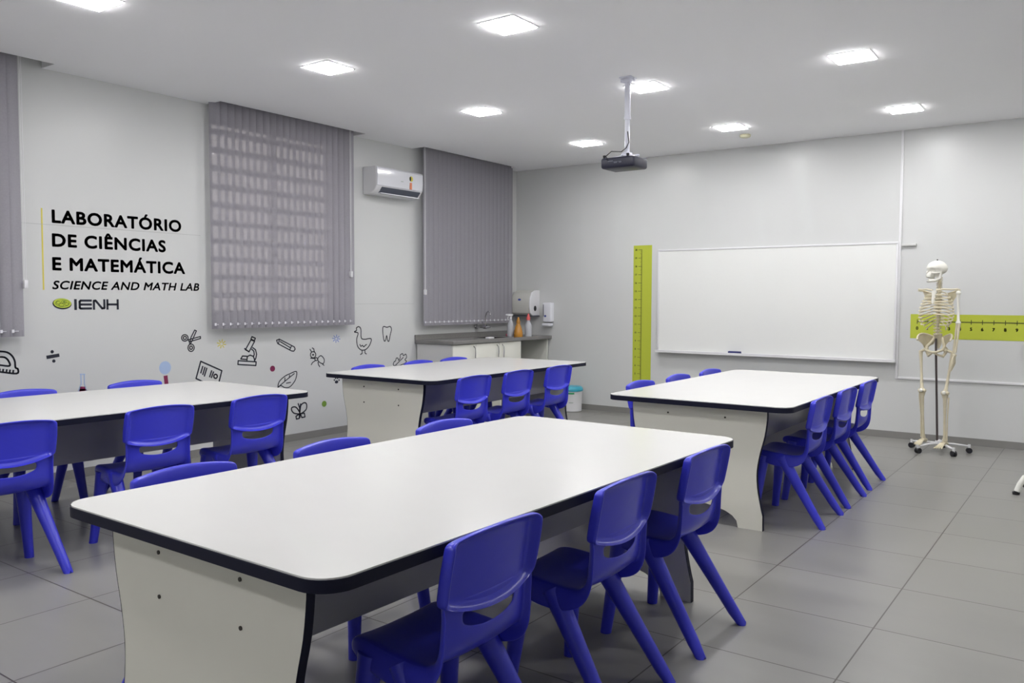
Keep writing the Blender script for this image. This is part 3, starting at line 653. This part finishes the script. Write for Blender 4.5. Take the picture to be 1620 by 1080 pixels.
# ------------------------------------------------------------------ chairs
def make_chair(label):
    t = thing('school_chair', label, 'chair', (0, 0, 0), 0, 'blue plastic chairs')
    # upper back panel with a turned rim
    def bk(u, v, back=0.0):
        wv = .200 + .006 * math.sin(min(1, v) * PI * .8) - .005 * v
        zb = .550 + .034 * u * u; zt = .772 - .018 * u * u
        return Vector((u * wv, -.116 - .032 * v + .022 * u * u - back, zb + (zt - zb) * v))
    # (scale, back on the sides, back along the bottom lip)
    ringspec = [(.25, 0, 0), (.5, 0, 0), (.7, 0, .001), (.80, .001, .004), (.85, .004, .008), (.90, .016, .012), (.932, .028, .016), (.962, .032, .021), (.990, .031, .026), (1.0, .026, .026), (1.004, .012, .020), (1.0, .001, .012), (.975, -.005, .003), (.90, -.007, -.005), (.6, -.007, -.007), (.25, -.007, -.007)]
    bm = bmesh.new(); rr = []
    ol = []
    for cx, cy, a0 in [(.89, -.88, -PI / 2), (.89, .86, 0), (-.89, .86, PI / 2), (-.89, -.88, PI)]:
        for k in range(5):
            a = a0 + PI / 2 * k / 4; ol.append((cx + .11 * math.cos(a), cy + (.12 if cy < 0 else .14) * math.sin(a)))
        nx = {0: (1, 0), 1: (0, 1), 2: (-1, 0), 3: (0, -1)}
        p0 = ol[-1]; side = len(ol) // 5
    full = []
    for k in range(len(ol)):
        p, q = Vector(ol[k]), Vector(ol[(k + 1) % len(ol)]); full.append(tuple(p))
        if (q - p).length > .5:
            for j in range(1, 11): full.append(tuple(p.lerp(q, j / 11)))
    ol = full; N = len(ol)
    cen = bm.verts.new(bk(0, .5))
    nrm_ = []
    for u, w_ in ol:
        sx_ = max(0, (abs(u) - .80) / .20) ** 2; sy_ = max(0, (abs(w_) - .80) / .20) ** 2; tt_ = max(1e-6, sx_ + sy_)
        nrm_.append((sx_ / tt_, sy_ / tt_ if w_ > 0 else 0, sy_ / tt_ if w_ < 0 else 0))
    for sc, bs, bb in ringspec:
        rr.append([bm.verts.new(bk(u * sc, .5 + .5 * w_ * (sc if sc > .86 and nb_ < .5 else sc), (n_[0] * bs if (bs > 0 or n_[0] + n_[1] + n_[2] > .01) else bs) + (n_[1] * bs * .45 if bs > 0 else n_[1] * bs) + nb_ * bb)) for (u, w_), n_, nb_ in [(p, q, q[2]) for p, q in zip(ol, nrm_)]])
    for k in range(N): bm.faces.new((cen, rr[0][k], rr[0][(k + 1) % N]))
    for i in range(len(rr) - 1):
        for k in range(N): bm.faces.new((rr[i][k], rr[i][(k + 1) % N], rr[i + 1][(k + 1) % N], rr[i + 1][k]))
    cen2 = bm.verts.new(bk(0, .5, -.007))
    for k in range(N): bm.faces.new((cen2, rr[-1][(k + 1) % N], rr[-1][k]))
    obj('backrest', bm, M['chair'], t, mods=[('SUBSURF', dict(levels=1, render_levels=1))])
    # seat shell: profile (y, z, half width, skirt)
    PR = [(.235, .385, .150, .015), (.243, .408, .163, .020), (.228, .428, .170, .045), (.18, .432, .177, .065), (.11, .424, .183, .078), (.03, .416, .186, .078), (-.035, .415, .188, .068),
          (-.075, .424, .186, .048), (-.103, .445, .181, .032), (-.116, .470, .178, .024), (-.120, .500, .178, .022), (-.121, .520, .179, .022), (-.121, .545, .180, .020), (-.121, .572, .181, .018), (-.122, .592, .182, .014)]
    US = [-1, -.88, -.62, -.35, 0, .35, .62, .88, 1]
    bm = bmesh.new(); rows = []
    for i, (y, z, hw, sk) in enumerate(PR):
        p0 = Vector(PR[max(0, i - 1)][:2]); p1 = Vector(PR[min(len(PR) - 1, i + 1)][:2]); tg = (p1 - p0).normalized()
        nrm = Vector((tg.y, -tg.x))      # away from the sitter: seat -> down, back -> rearwards
        if i > 4 and nrm.x > 0 and i > 8: nrm = -nrm
        if i <= 7 and nrm.y > 0: nrm = -nrm
        if i > 7: nrm = Vector((-1, 0)) if i > 8 else Vector((-.75, -.66)).normalized()
        if i == 0: nrm = Vector((-.9, -.3))
        if i == 1: nrm = Vector((-.6, -.8))
        if i == 7: nrm = Vector((-.35, -.93))
        row = []
        dish = lambda u: (-.010 * (1 - u * u)) if 2 <= i <= 7 else 0
        arc = (.045 * 1) if i in (11,) else (.030 if i in (12, 13) else (.05 if i == 10 else (.03 if i == 9 else (.012 if i == 8 else 0))))
        pc = .022 if i >= 9 else (.012 if i == 8 else 0)
        def P3(u, d, o):
            zz = z + dish(u) + arc * u * u
            yy = y + pc * u * u
            return Vector((math.copysign(abs(u) * hw + o, u), yy + nrm.x * d, zz + nrm.y * d))
        row.append(bm.verts.new(P3(-1, sk, .012))); row.append(bm.verts.new(P3(-1, sk * .35, .007)))
        for u in US: row.append(bm.verts.new(P3(u, .0, 0)))
        row.append(bm.verts.new(P3(1, sk * .35, .007))); row.append(bm.verts.new(P3(1, sk, .012)))
        rows.append(row)
    for i in range(len(rows) - 1):
        for k in range(len(rows[0]) - 1):
            uk = k - 2
            if i in (10, 11) and 2 <= uk <= 5: continue
            bm.faces.new((rows[i][k], rows[i][k + 1], rows[i + 1][k + 1], rows[i + 1][k]))
    obj('seat', bm, M['chair'], t, mods=[('SOLIDIFY', dict(thickness=.007, offset=0)), ('SUBSURF', dict(levels=2, render_levels=2))])
    for sx in (-1, 1):
        for fr in (1, 0):
            A = Vector((sx * .165, .165 if fr else .050, .396)); B = Vector((sx * .207, .205 if fr else -.210, 0))
            mb = MB(); n = 9; pts = []; rad = []
            for k in range(n):
                q = k / (n - 1); p = A.lerp(B, q); pts.append(p); rad.append((.010 * (1 - q) ** 2) + .0285 - .0055 * q)
            mb.tube(pts, rad, 16)
            for v in mb.bm.verts: v.co.z = max(0.0, v.co.z)
            # level sole
            for v in mb.bm.verts:
                if (v.co - B).length < .035 and v.co.z < .012: v.co.z = 0.0
            obj('leg', mb, M['chair'], t, angle=50)
    return t
# (x, y, rotation, label): facing -x is +90 degrees, facing +x is -90
R9 = PI / 2
CH = [(4.850, -7.085, R9, 'blue plastic chair at the right side of the nearest table, closest to the viewer'),
      (4.862, -6.375, R9, 'blue plastic chair, middle one on the right side of the nearest table'),
      (4.864, -5.690, R9, 'blue plastic chair, farthest on the right side of the nearest table'),
      (3.805, -7.150, -R9, 'blue chair back top peeking over the nearest table, leftmost of three'),
      (3.810, -6.470, -R9, 'blue chair back top peeking over the nearest table, middle of three'),
      (3.820, -5.760, -R9, 'blue chair back top peeking over the nearest table, farthest of three'),
      (4.733, -3.590, R9, 'blue plastic chair, nearest on the right side of the table facing the whiteboard'),
      (4.729, -2.970, R9, 'blue plastic chair, middle on the right side of the table facing the whiteboard'),
      (4.720, -2.330, R9, 'blue plastic chair, farthest on the right side of the table facing the whiteboard'),
      (3.670, -3.395, -R9, 'blue chair back top left of the whiteboard table, in front of the vertical ruler'),
      (3.670, -2.745, -R9, 'blue chair back top left of the whiteboard table, middle of three'),
      (3.675, -2.110, -R9, 'blue chair back top left of the whiteboard table, below the board eraser'),
      (2.180, -3.800, R9, 'blue chair on the viewer side of the sink-counter table, left one'),
      (2.175, -3.200, R9, 'blue chair on the viewer side of the sink-counter table, middle one'),
      (2.170, -2.570, R9, 'blue chair on the viewer side of the sink-counter table, beside the bucket'),
      (1.070, -3.575, -R9, 'blue chair back top behind the sink-counter table, left one'),
      (1.065, -2.905, -R9, 'blue chair back top behind the sink-counter table, middle one'),
      (1.060, -2.375, -R9, 'blue chair back top behind the sink-counter table, below the cabinet doors'),
      (1.936, -7.030, R9, 'blue chair at the decal-side table, cut by the left photo edge'),
      (1.946, -6.280, R9, 'blue chair at the decal-side table, middle one of its near side'),
      (1.955, -5.630, R9, 'blue chair at the decal-side table, right one near the butterfly decal'),
      (.81, -6.360, -R9, 'blue chair back top behind the decal-side table, at the left photo edge'),
      (.81, -5.610, -R9, 'blue chair back top behind the decal-side table, below the magnifier decal')]
c0 = make_chair(CH[0][3]); c0.location = (CH[0][0], CH[0][1], 0); c0.rotation_euler = (0, 0, CH[0][2])
for x, y, r, lab in CH[1:]: dup(c0, (x, y, 0), r + random.uniform(-.015, .015), lab)

# ------------------------------------------------------------------ anatomical skeleton
SK = thing('anatomical_skeleton', 'cream anatomical skeleton on a white wheeled stand in front of the number line', 'skeleton', (5.06, -.60, 0))
OF = Vector((-.02, -.02, 0)); f_ = Vector((-.2, -.98, 0)); l_ = Vector((.98, -.2, 0))
def B(Lc, Fc, z): return OF + l_ * Lc + f_ * Fc + Vector((0, 0, z))
bone = M['bone']
g_ = Vector((-.75, -.66, 0)).normalized(); gl = Vector((-g_.y, g_.x, 0))
def skull_fn(d):
    F, Lc, Z = d.x, d.y, d.z
    r = Vector((.090 * F, .070 * Lc, .072 * Z))
    if F > 0 and Z < 0: r.x *= 1 - .25 * (-Z); r.z *= 1 + .10 * F
    if F < 0 and Z < -.1: r.z *= .8
    for s in (-1, 1):                                     # eye sockets
        dd = (Vector((F, Lc, Z)) - Vector((.83, s * .48, -.22))).length
        if dd < .33: r *= 1 - .38 * (1 - dd / .33)
        dd = (Vector((F, Lc, Z)) - Vector((.35, s * .85, -.2))).length
        if dd < .35: r *= 1 - .16 * (1 - dd / .35)
    dd = (Vector((F, Lc, Z)) - Vector((.82, 0, -.62))).length
    if dd < .2: r *= 1 - .3 * (1 - dd / .2)
    C = B(0, 0, 1.640) + g_ * .015
    return g_ * r.x + gl * r.y + Vector((0, 0, r.z)) + C
obj('skull', MB().sphere((0, 0, 0), 1, 40, 28, skull_fn), M['bone2'], SK, angle=80)
C_ = B(0, 0, 1.640) + g_ * .015
def hd(F, Lc, Z): return C_ + g_ * F + gl * Lc + Vector((0, 0, Z))
up = MB(); up.tube([hd(.055, 0, -.045), hd(.072, 0, -.06), hd(.076, 0, -.078)], [.032, .029, .022], 12)
for s in (-1, 1): up.tube([hd(.068, s * .028, -.035), hd(.05, s * .050, -.040), hd(.02, s * .060, -.036), hd(-.005, s * .060, -.030)], [.009, .006, .004, .004], 8)
up.tube([hd(.088, 0, -.02), hd(.094, 0, -.035), hd(.086, 0, -.05)], [.007, .008, .006], 8)
obj('upper_jaw', up, M['bone2'], SK)
jw = MB(); jw.tube([hd(.0, .055, -.035), hd(.005, .052, -.085), hd(.04, .038, -.105), hd(.075, .012, -.108), hd(.075, -.012, -.108), hd(.04, -.038, -.105), hd(.005, -.052, -.085), hd(.0, -.055, -.035)], [.010, .015, .014, .014, .014, .014, .015, .010], 10)
jw.tube([hd(.062, .02, -.092), hd(.075, 0, -.090), hd(.062, -.02, -.092)], .007, 8)
obj('lower_jaw', jw, M['bone2'], SK)
obj('hanger_bolt', MB().lathe([(.006, 0), (.006, .018)], c=tuple(B(0, 0, 1.705) + g_ * .015), seg=10), M['black'], SK)
def spx(z):     # spine curve, forward offset
    return .01 * math.sin((z - 1.0) * 8) - .02
sp_ = MB(); z = 1.055
while z < 1.57:
    r = .024 if z < 1.2 else (.018 if z < 1.44 else .013)
    p = B(0, spx(z), z); sp_.tube([p, p + Vector((0, 0, .012 if z > 1.44 else .017))], r, 12)
    q = p + Vector((0, 0, .006)); sp_.tube([q, q - f_ * (r + .02) - Vector((0, 0, .008))], [.006, .004], 6); sp_.tube([q - l_ * (r + .012), q + l_ * (r + .012)], .005, 6)
    z += .026 if z < 1.2 else (.022 if z < 1.44 else .017)
sp_.tube([B(0, spx(zz), zz) for zz in [1.05 + .05 * k for k in range(11)]], .010, 8)
obj('vertebral_column', sp_, bone, SK)
LATERAL = [.065, .092, .108, .118, .125, .130, .132, .130, .122, .108, .09, .07]
for i in range(12):
    for s in (-1, 1):
        zb = 1.435 - i * .0235; a = LATERAL[i]; dep = .075 + .035 * math.sin(min(1, i / 7) * PI / 2)
        pts = []; full = i < 10
        T = 1.0 if i < 7 else (.86 if i < 10 else .5)
        for k in range(15):
            q = k / 14 * T; an = PI * q
            Lc = s * (a * math.sin(an) ** .8 + .012) if q < .98 else s * .012
            Fc = -.03 + (1 - math.cos(an)) / 2 * (dep + .055) - .025 * math.sin(an) ** 2
            zz = zb - (.028 + .0065 * i) * q * (2 - q) + (.05 * max(0, q - .7) if i > 2 else 0)
            pts.append(B(Lc, Fc, zz))
        obj('rib', MB().tube(pts, .0072, 7, flat=.7), bone, SK)
obj('sternum', MB().tube([B(0, .082, 1.442), B(0, .088, 1.42), B(0, .098, 1.39), B(0, .108, 1.35), B(0, .112, 1.325)], [.024, .020, .015, .017, .007], 12, flat=.8), M['bone2'], SK, label='white breastbone')
for s in (-1, 1):
    obj('clavicle', MB().tube([B(s * .015, .085, 1.448), B(s * .07, .075, 1.458), B(s * .12, .03, 1.455), B(s * .165, .0, 1.458)], [.009, .007, .007, .008], 8), bone, SK)
    obj('scapula', MB().prism([(.062, 1.425), (.150, 1.44), (.135, 1.40), (.088, 1.315), (.068, 1.34)], lambda a, b, t: tuple(B(s * a, t, b)), -.062, -.052).tube([B(s * .06, -.06, 1.42), B(s * .14, -.045, 1.445), B(s * .172, -.01, 1.45)], [.006, .008, .011], 8), bone, SK)
# left arm (the other arm is not on the model)
A0, A1, A2 = B(.168, .0, 1.425), B(.178, .01, 1.165), B(.165, .04, .90)
obj('humerus', MB().sphere(tuple(A0), .021).tube([A0, A0 + (A1 - A0) * .12, A0 + (A1 - A0) * .5, A0 + (A1 - A0) * .9, A1], [.018, .012, .0095, .012, .021], 12).sphere(tuple(A1), (.022, .02, .014)), M['bone2'], SK)
obj('forearm', MB().tube([A1 + l_ * .008, A1.lerp(A2, .5) + l_ * .012, A2 + l_ * .006], [.014, .008, .010], 10).tube([A1 - l_ * .008, A1.lerp(A2, .5) - l_ * .010, A2 - l_ * .008], [.012, .007, .011], 10), bone, SK)
hn = MB(); hn.sphere(tuple(A2 - Vector((0, 0, .02))), (.018, .02, .016))
for k in range(4):
    o_ = f_ * (.030 - .018 * k); kn = A2 + o_ * .9 + Vector((0, 0, -.085)); e_ = A2 + o_ * 1.1 + Vector((0, 0, (-.150, -.162, -.155, -.138)[k])) - l_ * .022
    hn.tube([A2 + o_ * .5 - Vector((0, 0, .03)), kn], [.005, .006], 8); hn.tube([kn, kn.lerp(e_, .5) - Vector((0, 0, .004)), e_], [.006, .005, .0035], 8)
hn.tube([A2 + f_ * .02 - Vector((0, 0, .025)), A2 + f_ * .05 + Vector((0, 0, -.06)), A2 + f_ * .06 + Vector((0, 0, -.09)), A2 + f_ * .058 - l_ * .01 + Vector((0, 0, -.115))], [.006, .006, .005, .004], 8)
obj('hand', hn, bone, SK)
# pelvis
pv = MB()
for s in (-1, 1):
    G = []                                                # iliac wing as a curved plate
    for i in range(9):
        q = i / 8; crest = B(s * (.045 + .098 * math.sin(q * PI * .62)), -.045 + .12 * q, 1.035 + .040 * math.sin(q * PI) - .03 * q)
        low = B(s * (.040 + .050 * q), -.035 + .075 * q, .965 - .03 * q)
        G.append([crest.lerp(low, k / 5) + l_ * s * (-.012 * math.sin(k / 5 * PI)) for k in range(6)])
    b = bmesh.new(); vs = [[b.verts.new(p) for p in r] for r in G]
    for i in range(8):
        for k in range(5): b.faces.new((vs[i][k], vs[i + 1][k], vs[i + 1][k + 1], vs[i][k + 1]))
    bmesh.ops.solidify(b, geom=b.faces[:], thickness=.008); pv.merge(b)
    pv.tube([g[0] for g in G], .009, 8)
    pv.tube([B(s * .03, -.045, 1.03), B(s * .055, -.02, .98), B(s * .075, .02, .945), B(s * .065, .05, .92), B(s * .03, .075, .905), B(0, .08, .90)], [.014, .015, .014, .011, .010, .011], 10)
    pv.tube([B(s * .08, .015, .945), B(s * .078, .0, .90), B(s * .062, .01, .865), B(s * .04, .045, .875), B(s * .01, .075, .893)], [.016, .014, .013, .009, .008], 10)
pv.tube([B(0, -.02, 1.06), B(0, -.045, 1.02), B(0, -.06, .97), B(0, -.045, .93)], [.040, .034, .020, .008], 12, flat=.5)
obj('pelvis', pv, bone, SK)
for s, kn, an in ((-1, B(-.095, .045, .545), B(-.088, .0, .125)), (1, B(.092, .022, .535), B(.090, .0, .115))):
    hp = B(s * .082, .015, .925); tr = B(s * .135, -.005, .900)
    obj('femur', MB().sphere(tuple(hp), .022).tube([hp, hp.lerp(tr, .5), tr, tr.lerp(kn, .15), tr.lerp(kn, .5), tr.lerp(kn, .88), kn + Vector((0, 0, .012))], [.014, .013, .018, .014, .0105, .014, .024], 12)
        .sphere(tuple(kn - l_ * .018 + Vector((0, 0, .008))), (.018, .022, .017)).sphere(tuple(kn + l_ * .018 + Vector((0, 0, .008))), (.018, .022, .017)), bone, SK)
    obj('kneecap', MB().sphere(tuple(kn + f_ * .028 + Vector((0, 0, .012))), (.016, .010, .017)), M['bone2'], SK)
    obj('shin', MB().tube([kn - Vector((0, 0, .012)), kn.lerp(an, .12), kn.lerp(an, .5), kn.lerp(an, .9), an], [.028, .016, .0105, .011, .018], 12).tube([kn + l_ * s * .026 - Vector((0, 0, .03)) - f_ * .012, kn.lerp(an, .5) + l_ * s * .02 - f_ * .008, an + l_ * s * .018], [.008, .005, .009], 8), bone, SK)
    ft = MB(); ft.sphere(tuple(an - Vector((0, 0, .015)) - f_ * .005), (.020, .022, .018)); ft.tube([an - f_ * .055 - Vector((0, 0, .030)), an - Vector((0, 0, .022)) - f_ * .01, an + f_ * .045 - Vector((0, 0, .022))], [.017, .020, .017], 10)
    for k in range(5):
        sid = l_ * (-.022 + .011 * k) * s
        ft.tube([an + f_ * .04 - Vector((0, 0, .020)) + sid * .6, an + f_ * .115 - Vector((0, 0, .040)) + sid * 1.1, an + f_ * (.165 - .008 * k) - Vector((0, 0, .050)) + sid * 1.25], [.008, .006, .005], 8)
    obj('foot', ft, bone, SK)
C0 = Vector((.02, .065, 0))
obj('stand_pole', MB().tube([C0 + Vector((-.02, -.02, .07)), Vector((-.03, -.0, 1.02))], .0095, 12), M['pole'], SK)
obj('stand_hub', MB().lathe([(.028, .055), (.03, .07), (.03, .095), (.014, .11)], c=(0.01, .055, 0), seg=16), M['white'], SK)
for a in (163, 237, 307, 17, 90):
    a = math.radians(a); dv = Vector((math.cos(a), math.sin(a), 0)); b0 = Vector((.01, .055, .075)); e = b0 + dv * .245
    arm = MB().tube([b0, b0 + dv * .12, e - Vector((0, 0, .012))], [.016, .014, .011], 8, flat=.7).lathe([(.012, .03), (.012, .078)], c=(e.x, e.y, 0), seg=10)
    obj('base_leg', arm, M['white'], SK)
    pr = Vector((-dv.y, dv.x, 0))
    w1 = MB()
    for s in (-1, 1): c = e + pr * (.011 * s); w1.tube([Vector((c.x, c.y, .0245)) - pr * .008, Vector((c.x, c.y, .0245)) + pr * .008], [.0245, .0245], 18)
    obj('caster_wheel', w1, M['black'], SK)

# ------------------------------------------------------------------ white stand foot at the right edge
ws = thing('stand_foot', 'white bent foot of a stand with dark rubber tip at the right photo edge', 'stand', (5.80, -2.06, 0))
obj('foot_tube', MB().tube([(-.005, 0, .018), (.012, .02, .07), (.035, .05, .115), (.08, .09, .135), (.20, .18, .14), (.36, .30, .14), (.42, .34, .12), (.45, .36, .06), (.46, .37, .018)], [.020, .020, .019, .018, .018, .018, .018, .020, .02], 12), M['cab'], ws)
for c in ((-.008, -.002), (.462, .372)): obj('rubber_tip', MB().lathe([(.023, 0), (.025, .018)], c=(*c, 0), seg=14), M['black'], ws)
obj('dark_crossbar', MB().tube([(.03, .10, .055), (.42, .30, .055)], .022, 12), M['black'], ws)
obj('stand_post', MB().tube([(.22, .19, .13), (.22, .19, 1.2)], .016, 12), M['cab'], ws)
